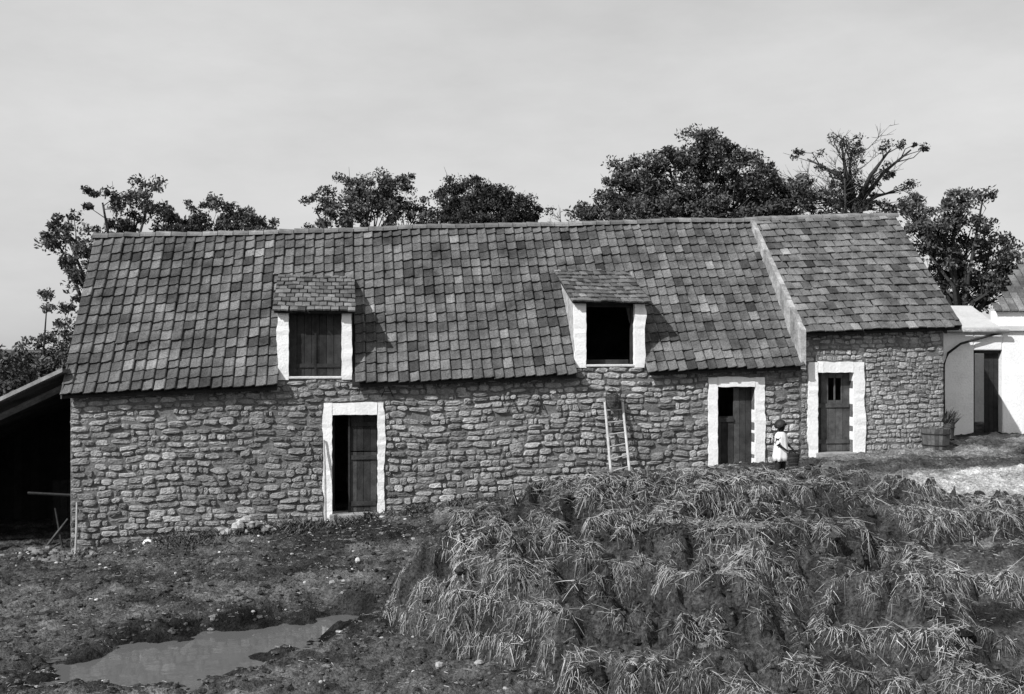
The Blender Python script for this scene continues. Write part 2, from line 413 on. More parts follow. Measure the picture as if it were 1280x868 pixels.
for i in range(nseg):
    wa=WE-.02+(WR-WE)*i/nseg;wb_=WE-.02+(WR-WE)*(i+1)/nseg
    j=random.uniform(-.012,.012);vs=[]
    for u_ in(UX-.10+j,UX+.02):
        for w_ in(wa,wb_-.008):
            vs+= [(u_,w_,roofM(UX,w_)-.06),(u_,w_,roofX(UX,w_)+.055+j)]
    A.add(vs,[(0,1,3,2),(4,6,7,5),(0,4,5,1),(2,3,7,6),(0,2,6,4),(1,5,7,3)],random.uniform(.6,1.05))
A.make('verge_coping',M['plaster'],barn)
A=Acc()
slab(A,LU+.262,LU+.30,WE,WR,roofX,.13,.03);slab(A,-.13,-.102,WE,WR,roofM,.12,.02)
A.make('verge_boards',M['wood'],barn)
def opn(x0,x1,y0,y1):
    a=S(x0,y0);b=S(x1,y1);return (a[0],b[0],b[1],a[1])
d1=opn(415,472,519,642);d2=opn(896,943,484,582);d3=opn(1021,1066,466,566)
doors=[d1,d2,d3]
TW=.45
def topz(u):
    for d in(D1,D2):
        if d['u0']<=u<=d['u1']:return d['zs']
    return (roofM(u,0)-.14) if u<UX else (roofX(u,0)-.14)
bs=sorted(set([0,LU,UX]+[v for d in doors for v in d[:2]]+[D1['u0'],D1['u1'],D2['u0'],D2['u1']]+list(np.arange(.7,LU,.9))))
A=Acc()
def quadcol(A,u0,u1,zb0,zb1,zt0,zt1,w0,w1):
    vs=[(u0,w0,zb0),(u0,w0,zt0),(u0,w1,zb0),(u0,w1,zt0),(u1,w0,zb1),(u1,w0,zt1),(u1,w1,zb1),(u1,w1,zt1)]
    A.add(vs,[(0,1,3,2),(4,6,7,5),(0,4,5,1),(2,3,7,6),(0,2,6,4),(1,5,7,3)])
for i in range(len(bs)-1):
    a,b=bs[i],bs[i+1];mid=(a+b)/2;e=1e-4
    t0,t1=topz(a+e),topz(b-e)
    if any(d['u0']<mid<d['u1'] for d in(D1,D2)):t0=t1=topz(mid)
    o=[d for d in doors if d[0]<mid<d[1]]
    if o:
        quadcol(A,a,b,-.6,-.6,o[0][2],o[0][2],0,TW);quadcol(A,a,b,o[0][3],o[0][3],t0,t1,0,TW)
    else:quadcol(A,a,b,-.6,-.6,t0,t1,0,TW)
W2=2*WR
quadcol(A,0,UX,-.6,-.6,roofM(0,0)-.1,roofM(UX,0)-.1,W2-TW,W2);quadcol(A,UX,LU,-.6,-.6,roofX(UX,0)-.1,roofX(LU,0)-.1,W2-TW,W2)
for (ua,ub,f) in((0.002,TW,roofM),(LU-TW,LU-.002,roofX),(UX-.3,UX-.01,roofM)):
    vs=[]
    for u in(ua,ub):
        vs+=[(u,TW,-.6),(u,TW,f(u,TW)-.14),(u,WR,f(u,WR)-.14),(u,W2-TW,f(u,TW)-.14),(u,W2-TW,-.6)]
    A.add(vs,[(0,1,2,3,4),(9,8,7,6,5)]+[(i,(i+1)%5,5+(i+1)%5,5+i) for i in range(5)])
A.make('wall_core',M['mortar'],barn)
def stones(name,u0,u1,top,hmin,hmax,lmin,lmax,m,prou,block,seed,tsig=.2):
    random.seed(seed);A=Acc();dz=.0;K=12
    wav=lambda u,z:.07*(float(fbm(u*.5,z*.6,seed,2))-.5)*2+.045*(float(fbm(u*2.1,z*1.7,seed+5,2))-.5)*2
    while dz<3.7:
        h=random.uniform(hmin,hmax);u=u0+random.uniform(-.1,0)
        while u<u1:
            L=random.uniform(lmin,lmax) if random.random()<.8 else random.uniform(lmin*.45,lmin);a,b=max(u,u0),min(u+L,u1);u+=L
            if b-a<.05:continue
            zt=top((a+b)/2)-dz;zb=zt-h
            gw=float(G0(*uv2w((a+b)/2,0)))
            if zt<gw-.2:continue
            segs=[(a,b)]
            for (o0,o1,oz0,oz1) in block:
                if zb+h*.35<oz1 and zt-h*.35>oz0:
                    ns=[]
                    for s in segs:
                        if s[1]<=o0 or s[0]>=o1:ns.append(s)
                        else:
                            if s[0]<o0:ns.append((s[0],o0))
                            if s[1]>o1:ns.append((o1,s[1]))
                    segs=ns
            for (p,q_) in segs:
                if q_-p<.05 or random.random()<.02:continue
                cu=(p+q_)/2;cz=zt-h/2+wav(cu,zt)+random.uniform(-.016,.016)
                hs=h*random.uniform(.70,1.05)
                if random.random()<.05:hs*=1.35
                gap=random.uniform(-.002,.014)
                hw=(q_-p)/2-gap;hh=hs/2-.003
                slp=(wav(q_,zt)-wav(p,zt))/(q_-p)+random.uniform(-.05,.05)
                t=random.gauss(1,tsig)*(1+.6*(float(fbm(cu*.6,zt*.8,seed+9))-.5)*2);t=min(max(t,.4),1.7)
                dpt=prou*random.uniform(.25,1.5);tx=random.uniform(-.35,.25);tz=random.uniform(-.35,.4)
                ex=random.uniform(2.8,6)
                vs=[];jit=[random.uniform(.84,1.06) for _ in range(K)];offa=random.uniform(-.16,.16)
                for ring,(sc_,dd) in enumerate(((1.0,-.03),(.98,.40),(.82,.93),(.42,1.0))):
                    for j in range(K):
                        an=2*math.pi*(j+.5)/K+offa
                        c_,s_=math.cos(an),math.sin(an)
                        r=(abs(c_)**ex+abs(s_)**ex)**(-1/ex)*jit[j]*sc_
                        uu=r*c_;zz=r*s_
                        d_=(dd*dpt*(1+tx*uu+tz*zz) if ring else -.03)+(random.uniform(-.009,.009) if ring>1 else 0)
                        vs.append((cu+hw*uu,-d_,cz+hh*zz+slp*hw*uu))
                vs.append((cu,-dpt,cz))
                fs=[(r*K+j,r*K+(j+1)%K,(r+1)*K+(j+1)%K,(r+1)*K+j) for r in range(3) for j in range(K)]+[(3*K+j,3*K+(j+1)%K,4*K) for j in range(K)]
                A.add(vs,fs,t)
        dz+=h
    return A.make(name,m,barn,False)
s1=opn(404,481,504,646);s2=opn(885,955,472,586);s3=opn(1010,1080,453,568)
def topmain(u):return ze(u)+.24
blk=[s1,s2]+[(d['u0']-.03,d['u1']+.03,d['zs']-.03,9) for d in(D1,D2)]
stones('stonework',0,UX-.02,topmain,.10,.16,.16,.42,M['stone'],.045,blk,11,.2)
stones('pale_stonework',UX+.02,LU,lambda u:ze2(u)+.18,.08,.13,.10,.28,M['stone2'],.027,[s3],12,.15)
random.seed(3)
def band(A,pts_in,pts_out,w,wb):
    n=len(pts_in);vs=[]
    for i in range(n):
        d=random.uniform(-.008,.008)
        vs+=[(pts_in[i][0],w+d*.5,pts_in[i][1]),(pts_out[i][0],w+d+.006,pts_out[i][1]),(pts_out[i][0],.03,pts_out[i][1]),(pts_in[i][0],wb,pts_in[i][1])]
    fs=[]
    for i in range(n-1):
        a=4*i;b=4*i+4
        fs+=[(a,b,b+1,a+1),(a+1,b+1,b+2,a+2),(a,a+3,b+3,b)]
    fs+=[(0,1,2,3),(4*n-4,4*n-1,4*n-2,4*n-3)]
    A.add(vs,fs,1.)
def wob(s,seed,a=.05):return a*(float(fbm(s*2.6,seed*3.1,seed,3))-.5)*2+random.uniform(-.008,.008)
def surround(name,o,s,w=-.062,bottom=None,lint=True):
    A=Acc();zb=s[2] if bottom is None else bottom;sd=random.randint(1,99)
    top=s[3] if lint else o[3]
    zs=np.linspace(zb-.05,top,max(4,int((top-zb)/.08)))
    band(A,[(o[0]+random.uniform(-.006,.008),z) for z in zs],[(s[0]+wob(z,sd),z) for z in zs],w,.28)
    band(A,[(o[1]+random.uniform(-.008,.006),z) for z in zs],[(s[1]+wob(z,sd+7),z) for z in zs],w,.28)
    if lint:
        us=np.linspace(o[0]+.009,o[1]-.009,9)
        band(A,[(u,o[3]+random.uniform(-.004,.012)) for u in us],[(u,s[3]+wob(u,sd+3,.03)) for u in us],w-.004,.28)
    return A.make(name,M['white'],barn)
surround('door_surround',d1,s1);surround('door_surround',d2,s2);surround('door_surround',d3,s3)
for o in(d1,d2,d3):
    A=Acc();A.box(o[0]-.05,o[1]+.05,-.12,.4,o[2]-.2,o[2]+.015,.7);bevel(A.make('threshold',M['rock'],barn),.02)
def planks(A,u0,u1,z0,z1,w,n,t=1.,th=.03):
    n=max(1,n);wd=(u1-u0)/n
    for i in range(n):
        A.box(u0+i*wd+.004,u0+(i+1)*wd-.004,w+random.uniform(-.004,.004),w+th,z0+random.uniform(0,.012),z1,t*random.uniform(.65,1.35))
def uz(px,py):return S(px,py)
A=Acc();um=uz(438,560)[0];zm=uz(438,566)[1]
planks(A,um,d1[1]-.01,d1[2]+.03,zm-.01,.16,4,1.6);planks(A,um,d1[1]-.01,zm+.01,d1[3]-.01,.17,4,.9)
A.box(um+.02,d1[1]-.03,.13,.158,zm-.16,zm-.07,1.4);A.box(um+.02,d1[1]-.03,.13,.158,d1[2]+.15,d1[2]+.24,1.4);A.box(um+.02,d1[1]-.03,.14,.168,d1[3]-.25,d1[3]-.16,.8)
A.make('stable_door',M['darkwood'],barn)
A=Acc();A.box(um-.045,um-.005,.12,.2,d1[2],d1[3],1.);A.box(d1[0]+.01,d1[0]+.05,.3,.9,d1[2]+.05,d1[3]-.02,1.2);A.make('door_post',M['darkwood'],barn)
A=Acc();um=uz(920,500)[0];zm=uz(920,521)[1]
planks(A,d2[0]+.01,um,d2[2]+.03,zm,.15,3,1.3);planks(A,um,d2[1]-.01,d2[2]+.03,d2[3]-.01,.16,3,1.7)
A.box(d2[0]+.02,um-.01,.12,.148,zm-.12,zm-.03,1.3)
A.make('plank_door',M['darkwood'],barn)
A=Acc();a,b=d3[0],d3[1];W_=(b-a);n=5;wd=W_/n;zt=uz(1045,473)[1];zl=uz(1045,501)[1]
for i in range(n):
    t=random.uniform(.7,1.3)
    x0_,x1_=a+i*wd+.004,a+(i+1)*wd-.004
    if i in(2,3):
        A.box(x0_,x1_,.15,.18,d3[2]+.03,zl,t);A.box(x0_,x1_,.15,.18,zt,d3[3]-.01,t)
        A.box(x1_-.03,x1_,.15,.178,zl,zt,t)
    else:A.box(x0_,x1_,.15,.18,d3[2]+.03,d3[3]-.01,t*(.5 if i==0 else 1))
A.box(a+.03,b-.03,.125,.148,d3[2]+.2,d3[2]+.29,.9);A.box(a+.03,b-.03,.125,.148,zl-.16,zl-.07,.9)
A.make('plank_door',M['wood'],barn)
for di,d in enumerate((D1,D2)):
    surround('dormer_surround',(d['a'],d['b'],d['zs'],d['zt']),(d['u0'],d['u1'],d['zs'],d['zt']),-.05,d['zs']-.0,False)
    A=Acc();A.box(d['a'],d['b'],-.045,.3,d['zs']-.03,d['zs']+.02,.75);bevel(A.make('dormer_sill',M['white'],barn),.012)
    df=lambda u,w,d=d:d['zt']+.06+(d['zb']+.03-d['zt']-.06)*(w+.1)/(d['wb']+.1)
    A=Acc()
    for (a,b) in((d['u0']+.0,d['u0']+.12),(d['u1']-.12,d['u1'])):
        vs=[]
        for u in(a,b):
            vs+=[(u,.04,roofM(u,.04)-.14),(u,.04,df(u,.04)-.03),(u,d['wb'],d['zb']-.03),(u,d['wb'],d['zb']-.14)]
        A.add(vs,[(0,1,2,3),(7,6,5,4),(0,4,5,1),(1,5,6,2),(2,6,7,3),(3,7,4,0)])
    A.make('dormer_cheek',M['plaster'],barn)
    A=Acc();slab(A,d['u0']-.07,d['u1']+.05,-.14,d['wb'],df,.05,-.01)
    A.make('dormer_boarding',M['darkwood'],barn)
    tiles('dormer_tiles',d['u0']-.10,d['u1']+.08,-.22,d['wb']+.12,df,.165,9,'flat',M['tile2'],None,barn,True,.04,.2,.05)
    if di==0:
        A=Acc();planks(A,d['a']+.01,d['b']-.01,d['zs']+.02,d['zt']-.01,.12,7,1.2)
        A.box(d['a']+.02,d['b']-.02,.095,.118,d['zs']+.2,d['zs']+.28,1.);A.box((d['a']+d['b'])/2-.02,(d['a']+d['b'])/2+.02,.09,.118,d['zs']+.02,d['zt']-.02,.8)
        A.make('dormer_shutters',M['darkwood'],barn)
    else:
        A=Acc();A.box(d['a'],d['a']+.05,.1,.2,d['zs'],d['zt'],1.);A.box(d['b']-.05,d['b'],.1,.2,d['zs'],d['zt'],1.);A.box(d['a'],d['b'],.1,.2,d['zt']-.08,d['zt'],1.)
        planks(A,d['a']+.05,d['b']-.05,d['zs']+.0,d['zs']+.12,.3,1,1.)
        A.make('dormer_frame',M['darkwood'],barn)
A=Acc()
for px,py in((484,488),(672,505),(640,507)):
    u,z=S(px,py)
    A.tube([(u-.12,-.07,z-.13),(u,-.075,z+.14),(u+.12,-.07,z-.13)],[.014]*3,5);A.tube([(u-.07,-.07,z-.02),(u+.07,-.07,z-.02)],[.01]*2,5)
A.make('wall_anchors',M['iron'],barn)
A=Acc();u=.2
while u<LU:
    f=roofM if u<UX else roofX
    if not in_d(u,0,.1):
        vs=[]
        for uu in(u,u+.07):
            for w_ in(WE+.04,.1):
                for o in(-.135,-.20):vs.append((uu,w_,f(uu,w_)+o))
        A.add(vs,[(0,1,3,2),(4,6,7,5),(0,4,5,1),(2,3,7,6),(0,2,6,4),(1,5,7,3)])
    u+=.5
A.make('rafter_tails',M['darkwood'],barn)
# ------------------------------------------------------------------ leaning things (world coords)
def onwall(px,py,w):
    u,z=S(px,py,w);x,y=uv2w(u,w);return Vector((x,y,z))
a=onwall(756,503,-.09);b=onwall(766,614,-.45);b.z=float(G(b.x,b.y))
a2=onwall(778,503,-.09);b2=onwall(789,608,-.45);b2.z=float(G(b2.x,b2.y))
e=empty('wooden_ladder',b);A=Acc()
A.tube([(0,0,0),a-b],[.032,.027],7,1.4);A.tube([b2-b,a2-b],[.032,.027],7,1.4)
for i in range(7):
    t=.10+i*.135
    A.tube([(a-b)*t,(b2-b)+(a2-b2)*t],[.017,.017],6,.9)
A.make('rails_and_rungs',M['palewood'],e)
a=onwall(405,550,-.09);b=onwall(407,655,-.3);b.z=float(G(b.x,b.y))
e=empty('wooden_pole',b);A=Acc();A.tube([(0,0,0),(a-b)*.5+Vector((.01,0,0)),a-b],[.025,.022,.018],7);A.make('shaft',M['palewood'],e)
a=onwall(96,628,-.08);b=onwall(94,688,-.3);b.z=float(G(b.x,b.y))
e=empty('wooden_stake',b);A=Acc();A.tube([(0,0,0),(a-b)*.5+Vector((.01,0,0)),a-b],[.025,.022,.018],7);A.make('shaft',M['palewood'],e)
c=onwall(765,500,-.2);e=empty('hanging_basket',c);A=Acc()
for i in range(9):
    z=-.13+.24*i/8;r=.09+.04*math.sin(i/8*2.2)
    A.tube([(r*math.cos(t*math.pi/8),r*math.sin(t*math.pi/8),z+.008*math.sin(t*3)) for t in range(17)],[.014]*17,5,random.uniform(.6,1.4),False)
for j in range(12):
    an=j*math.pi/6;A.tube([(.09*math.cos(an),.09*math.sin(an),-.14),(.132*math.cos(an),.132*math.sin(an),0),(.125*math.cos(an),.125*math.sin(an),.12)],[.009]*3,4)
A.tube([(.12*math.cos(t*math.pi/8),0,.11+.14*math.sin(t*math.pi/8)) for t in range(9)],[.01]*9,5)
A.tube([(0,.14,.25),(0,0,.25)],[.01,.01],5)
A.make('wicker',M['wood'],e)
# ------------------------------------------------------------------ tubs
def tub(x,y,r,h,name='wooden_tub'):
    z=float(G(x,y));e=empty(name,(x,y,z-.02));A=Acc();K=22
    for k in range(K):
        a0=2*math.pi*k/K+.01;a1=2*math.pi*(k+1)/K-.01;vs=[]
        for a_ in(a0,a1):
            for rr,zz in((r*.88,0),(r,h),(r*.93,h),(r*.82,.0)):vs.append((rr*math.cos(a_),rr*math.sin(a_),zz))
        A.add(vs,[(0,4,5,1),(1,5,6,2),(2,6,7,3),(0,1,2,3),(7,6,5,4)],random.uniform(.6,1.4))
    A.make('staves',M['wood'],e)
    A=Acc()
    for zz in(.2,.75):
        rr=r*(.88+.12*zz)+.006
        A.tube([(rr*math.cos(t*math.pi/12),rr*math.sin(t*math.pi/12),zz*h) for t in range(25)],[.014]*25,5,1,False)
    A.make('hoops',M['iron'],e)
    A=Acc();A.add([(r*.9*math.cos(t*math.pi/10),r*.9*math.sin(t*math.pi/10),h*.8) for t in range(20)],[tuple(range(20))]);A.make('fill',M['dung'],e)
    return e,z
x,y=uv2w(S(1156,550)[0],-.45);tub(x,y,.31,.45)
x,y=uv2w(S(1186,548)[0],.25);e,z=tub(x,y,.26,.46,'planted_tub')
n=500;a=rng.uniform(0,6.28,n);rr=rng.uniform(0,.2,n)
blades(rr*np.cos(a),rr*np.sin(a),np.full(n,.36),np.cos(a)*.5,np.sin(a)*.5,rng.uniform(.6,1.6,n),rng.uniform(.12,.5,n),rng.uniform(.02,.04,n),rng.uniform(0,.12,n),rng.uniform(.5,1.5,n),'leaves',M['grass'],e,seg=3)
# ------------------------------------------------------------------ whitewashed outbuilding at right
ob=empty('whitewashed_outbuilding',(10.2,26.6,2.1))
A=Acc()
A.box(0,1.18,0,.3,-.5,2.62);A.box(1.88,5.,0,.3,-.5,2.62);A.box(1.181,1.879,0.001,.3,2.12,2.62)
A.box(0.001,.3,.301,3,-.5,2.6);A.box(.301,5,2.7,3,-.5,2.6)
A.box(1.80,5,.2,.5,2.62,3.10)
bevel(A.make('walls',M['white'],ob),.03)
A=Acc();vs=[(-.05,-.1,2.60),(1.79,-.1,2.60),(1.79,1.6,3.2),(-.05,1.6,3.2),(-.05,-.1,2.68),(1.79,-.1,2.68),(1.79,1.6,3.28),(-.05,1.6,3.28)]
A.add(vs,[(0,1,2,3),(7,6,5,4),(0,4,5,1),(1,5,6,2),(2,6,7,3),(3,7,4,0)],.6)
A.add([(1.80,-.1,2.6),(5,-.1,2.6),(5,.19,2.72),(1.80,.19,2.72)],[(0,1,2,3)],.45)
A.make('lean_to_roof',M['white'],ob)
A=Acc()
for r_ in range(13):
    for c in range(20):
        f=r_*.17;x0_=1.72+c*.2;w_=.08+r_*.17;z_=3.1+r_*.15
        if x0_<1.74+f*.95-.05:continue
        A.add([(x0_,w_,z_+.03),(x0_+.18,w_,z_+.03),(x0_+.18,w_+.2,z_+.20),(x0_,w_+.2,z_+.20),(x0_,w_,z_-.01),(x0_+.18,w_,z_-.01)],[(0,1,2,3),(4,5,1,0)],random.uniform(.7,1.6))
A.make('tiled_roof',M['tile2'],ob)
A=Acc();A.add([(1.76,.10,3.08),(6,.10,3.08),(6,2.3,5.02),(3.85,2.3,5.02)],[(0,1,2,3)]);A.add([(1.76,.10,3.08),(3.85,2.3,5.02),(4.2,4.6,3.08)],[(0,1,2)]);A.make('roof_boards',M['tile'],ob)
A=Acc();planks(A,1.52,1.87,.05,2.1,.2,3,.8);A.box(1.18,1.24,.1,.2,0,2.12,1.);A.box(1.18,1.88,.1,.2,2.04,2.12,1.);A.make('door',M['darkwood'],ob)
A=Acc()
A.tube([(.42,-.08,.1),(.40,-.08,1.2),(.40,-.09,1.75),(.5,-.1,2.05),(.8,-.12,2.28),(1.4,-.12,2.45),(1.9,-.1,2.58)],[.03]*7,8)
A.make('downpipe',M['iron'],ob,True)
A=Acc();A.tube([(0,-.17,2.6),(1.95,-.17,2.58)],[.05,.05],8);A.make('gutter',M['plaster'],ob,True)
# ------------------------------------------------------------------ open cart shed at left
sh=empty('cart_shed',(-8.85,21.6,0))
def rs(x):return 3.87+.47*x
A=Acc()
vs=[]
for x_ in(-.02,-6):
    for y_ in(-.25,5):
        for o in(0,-.07):vs.append((x_,y_,rs(x_)+o))
A.add(vs,[(0,1,3,2),(4,6,7,5),(0,4,5,1),(2,3,7,6),(0,2,6,4),(1,5,7,3)]);A.make('roof',M['tile'],sh)
A=Acc()
A.add([(-.02,-.26,rs(-.02)+.03),(-6,-.26,rs(-6)+.03),(-6,-.26,rs(-6)-.05),(-.02,-.26,rs(-.02)-.05),(-.02,-.30,rs(-.02)+.03),(-6,-.30,rs(-6)+.03),(-6,-.30,rs(-6)-.05),(-.02,-.30,rs(-.02)-.05)],[(0,1,2,3),(7,6,5,4),(0,4,5,1),(2,6,7,3)],.7)
A.make('barge_board',M['palewood'],sh)
A=Acc()
A.tube([(-.05,0,rs(0)-.35),(-5,0,rs(-5)-.30)],[.07,.07],6,2.5)
for x_ in(-1.9,-4):A.box(x_-.07,x_+.07,-.07,.07,-.3,rs(x_)-.2)
A.make('frame',M['darkwood'],sh)
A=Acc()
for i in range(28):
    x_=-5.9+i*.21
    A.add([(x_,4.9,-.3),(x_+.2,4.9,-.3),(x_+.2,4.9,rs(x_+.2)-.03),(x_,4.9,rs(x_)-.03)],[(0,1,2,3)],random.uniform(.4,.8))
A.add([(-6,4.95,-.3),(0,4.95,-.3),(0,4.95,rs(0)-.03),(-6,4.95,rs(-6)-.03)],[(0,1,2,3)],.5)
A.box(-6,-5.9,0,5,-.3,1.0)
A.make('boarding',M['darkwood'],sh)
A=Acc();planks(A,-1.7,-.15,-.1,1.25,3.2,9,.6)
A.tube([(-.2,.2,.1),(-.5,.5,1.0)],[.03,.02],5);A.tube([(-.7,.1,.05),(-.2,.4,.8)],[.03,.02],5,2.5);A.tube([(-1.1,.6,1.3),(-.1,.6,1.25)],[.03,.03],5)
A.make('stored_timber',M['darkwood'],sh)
# ------------------------------------------------------------------ trees
def leaves(centers,rad,per,size,tone,flat=.75):
    P=[];T=[]
    for c,r,t in zip(centers,rad,tone):
        n=int(per*random.uniform(.7,1.3))
        d=rng.normal(size=(n,3));d/=np.linalg.norm(d,axis=1)[:,None]
        q_=d*(rng.uniform(.1,1,n)**.7)[:,None]*r
        q_[:,2]*=flat
        P.append(q_+np.array(c));T.append(np.clip(t+rng.normal(0,.25,n),.3,2.2))
    P=np.concatenate(P);T=np.concatenate(T);n=len(P)
    a=rng.normal(size=(n,3));a/=np.linalg.norm(a,axis=1)[:,None]
    b=np.cross(a,rng.normal(size=(n,3))+np.array([0,0,.8]));b/=np.linalg.norm(b,axis=1)[:,None]
    s=(size*rng.uniform(.6,1.3,n))[:,None]
    V=np.stack([P-a*s,P-b*s*.45,P+a*s,P+b*s*.45],1).reshape(-1,3)
    F_=np.arange(4*n).reshape(n,4)
    return V,F_,np.repeat(T,4)
def tree(name,tx,Yd,lobes,dens=1.,per=70,crad=.38,size=.085,m='leaf',trunk=.22,sparse=False,depth=1.0,fork_h=.45):
    k=F/Yd;conv=lambda px,py:((px-640)/k,EYE-(py-434)/k)
    bx=(tx-640)/k;bz=float(G0(bx,Yd));e=empty(name,(bx,Yd,bz))
    A=Acc();cs=[];rs_=[];ts=[]
    L=[]
    for (cx,cy,rx,ry) in lobes:
        x,z=conv(cx,cy);L.append((x-bx,z-bz,rx/k,ry/k))
    lowz=min(l[1] for l in L);ztop=max(l[1] for l in L)
    fk=Vector((random.uniform(-.2,.2),0,lowz*fork_h+.8));
    A.tube([(0,0,-.2),(0.05,0,fk.z*.5),fk],[trunk*1.3,trunk,trunk*.85],9)
    for (lx,lz,rx,rz) in L:
        ry=(rx+rz)/2*depth;off=random.uniform(-.8,.8)*depth
        c=Vector((lx,off,lz))
        m1=fk.lerp(c,.45)+Vector((random.uniform(-.3,.3),random.uniform(-.3,.3),random.uniform(.0,.4)))
        lt=c+Vector((0,0,-rz*.3))
        A.tube([fk,m1,lt],[trunk*.5,trunk*.30,trunk*.12],6)
        n=max(4,int(dens*rx*rz*16))
        for i in range(n):
            d=Vector((random.gauss(0,1),random.gauss(0,1),random.gauss(0,1))).normalized()*(random.uniform(.2,1.15)**.55)
            p_=c+Vector((d.x*rx,d.y*ry,d.z*rz))
            rr=crad*random.uniform(.45,1.35)
            cs.append(tuple(p_));rs_.append(rr);ts.append(random.uniform(.5,1.5))
            if random.random()<(.9 if sparse else .35):
                s_=m1.lerp(lt,random.uniform(.3,1));md=s_.lerp(p_,.5)+Vector((random.uniform(-.2,.2),random.uniform(-.2,.2),random.uniform(-.1,.25)))
                ext=p_+(p_-md)*random.uniform(.1,.6)
                A.tube([s_,md,p_,ext],[trunk*.11,trunk*.07,trunk*.04,.005],5)
    A.make('trunk_and_limbs',M['bark'],e,True)
    V,F_,T=leaves(cs,rs_,per,size,ts)
    mk('crown',V,F_,M[m],T,e)
    return len(F_)
nl=0
nl+=tree('walnut_tree',150,32,[(92,292,28,22),(84,320,26,24),(135,250,26,20),(160,262,35,26),(190,250,24,26),(205,278,30,22),(120,290,30,20),(105,330,24,26),(100,360,14,18),(140,285,30,14),(75,300,16,18)],1.9,75,.27,.07)
nl+=tree('walnut_tree',270,34,[(240,270,28,22),(268,268,28,22),(300,280,32,22),(335,275,22,18),(290,262,18,14),(225,283,30,20),(330,290,32,12),(260,288,50,12)],2.1,75,.27,.07)
nl+=tree('elder_bush',62,29,[(60,445,32,28),(85,400,18,34),(40,458,24,24),(78,425,28,30),(66,372,5,20),(15,465,34,26),(90,440,24,30),(50,470,40,20),(-10,460,30,24)],2.0,65,.25,.065,trunk=.1)
nl+=tree('ash_tree',462,37,[(460,235,42,22),(430,252,34,26),(500,238,34,24),(400,262,20,17),(470,268,60,24),(518,262,22,24),(395,280,18,12)],2.4,80,.30,.065)
nl+=tree('yew_tree',600,37,[(585,240,34,24),(612,245,30,22),(560,258,24,28),(600,268,54,22),(655,266,32,16),(635,262,28,20),(590,285,70,16)],4.2,110,.28,.055,m='leafd')
nl+=tree('oak_tree',870,38,[(868,192,40,24),(895,198,36,24),(838,203,32,22),(798,220,38,26),(772,240,32,22),(820,250,48,28),(880,240,64,36),(930,222,38,26),(960,236,36,26),(930,262,60,26),(745,262,30,16),(860,272,110,20),(985,256,44,32),(800,268,50,18)],3.0,90,.32,.07,trunk=.3)
nl+=tree('pine_tree',1070,38,[(1010,195,26,10),(1045,178,22,8),(1066,190,28,16),(1105,188,26,9),(1130,190,24,6),(1040,215,26,12),(1090,212,34,12),(1075,240,44,20),(1120,235,26,14),(1030,250,44,24),(1070,265,80,20),(1000,235,24,16),(1110,262,34,16),(1060,225,30,14)],1.5,60,.22,.055,m='leafd',trunk=.22,sparse=True,fork_h=.9)
nl+=tree('ash_tree',1195,31,[(1150,262,30,20),(1185,258,28,24),(1165,285,38,26),(1205,290,38,26),(1190,320,40,32),(1225,335,36,30),(1215,362,40,26),(1250,345,32,28),(1275,330,30,26),(1180,345,34,26),(1215,250,16,12),(1150,300,34,26),(1245,372,44,18),(1240,305,24,18)],2.6,75,.27,.065,trunk=.18,sparse=True)
def bare(name,px,Yd,pytop,spread_,n,rad=1.):
    k=F/Yd;bx=(px-640)/k;bz=float(G0(bx,Yd));e=empty(name,(bx,Yd,bz));A=Acc();H=EYE-(pytop-434)/k-bz
    A.tube([(0,0,-.2),(.1,0,H*.5),(.0,0,H*.85)],[.10*rad,.06*rad,.02*rad],6)
    for i in range(n):
        z=H*random.uniform(.6,.85);d=random.uniform(-1,1)*spread_*random.uniform(.4,1)
        q_=Vector((d,random.uniform(-.6,.6),min(H,z+abs(d)*.35+random.uniform(.3,1.0))))
        p=Vector((d*.45,random.uniform(-.3,.3),z+(q_.z-z)*.3))
        A.tube([(0,0,z),p,q_],[.022*rad,.014*rad,.004],5)
        for j in range(9):
            s_=p.lerp(q_,random.uniform(.0,1));e1=s_+Vector((random.uniform(-.35,.35)+d*.08,random.uniform(-.3,.3),random.uniform(.0,.4)))
            A.tube([s_,e1],[.009,.004],4)
            A.tube([s_.lerp(e1,.5),e1+Vector((random.uniform(-.15,.15),0,random.uniform(.0,.2)))],[.006,.003],4)
    A.make('branches',M['bark'],e,True)
bare('bare_tree',706,36,246,.7,14,.7)
bare('dead_tree',1055,37.5,140,2.3,34,1.)
print('leaves',nl)
cs=[];r2=[];ts=[]
for i in range(900):
    x=random.uniform(-75,75);cs.append((x,random.uniform(68,74),random.uniform(0,3.2)+.8*math.sin(x*.3)));r2.append(random.uniform(.8,1.5));ts.append(random.uniform(.6,1.3))
V,F_,T=leaves(cs,r2,45,.3,ts);mk('distant_hedge',V,F_,M['leaf'],T)
# ------------------------------------------------------------------ child
cx,cy=5.5,22.1;cz=float(G(cx,cy))
ch=empty('child',(cx,cy,cz),math.radians(48));ch.scale=(1.14,1.14,1.12)
def skin(name,vs,es,rad,m,root=0,sub=2):
    me=bpy.data.meshes.new(name);me.from_pydata(vs,es,[]);me.update()
    o=bpy.data.objects.new(name,me);sc.collection.objects.link(o);o.parent=ch
    a=me.attributes.new('tone','FLOAT','POINT');a.data.foreach_set('value',np.ones(len(vs),np.float32))
    s=o.modifiers.new('skin','SKIN');s.use_smooth_shade=True
    for i,v in enumerate(me.skin_vertices[0].data):
        r=rad[i];v.radius=r if isinstance(r,tuple) else (r,r);v.use_root=(i==root)
    d=o.modifiers.new('sub','SUBSURF');d.levels=sub;d.render_levels=sub
    me.materials.append(m);return o
V=[(0,0,.52),(0,0,.65),(0,0,.76),(0,0,.855),(0,-.01,.905),(0,-.015,.975),(0,-.005,1.025)]
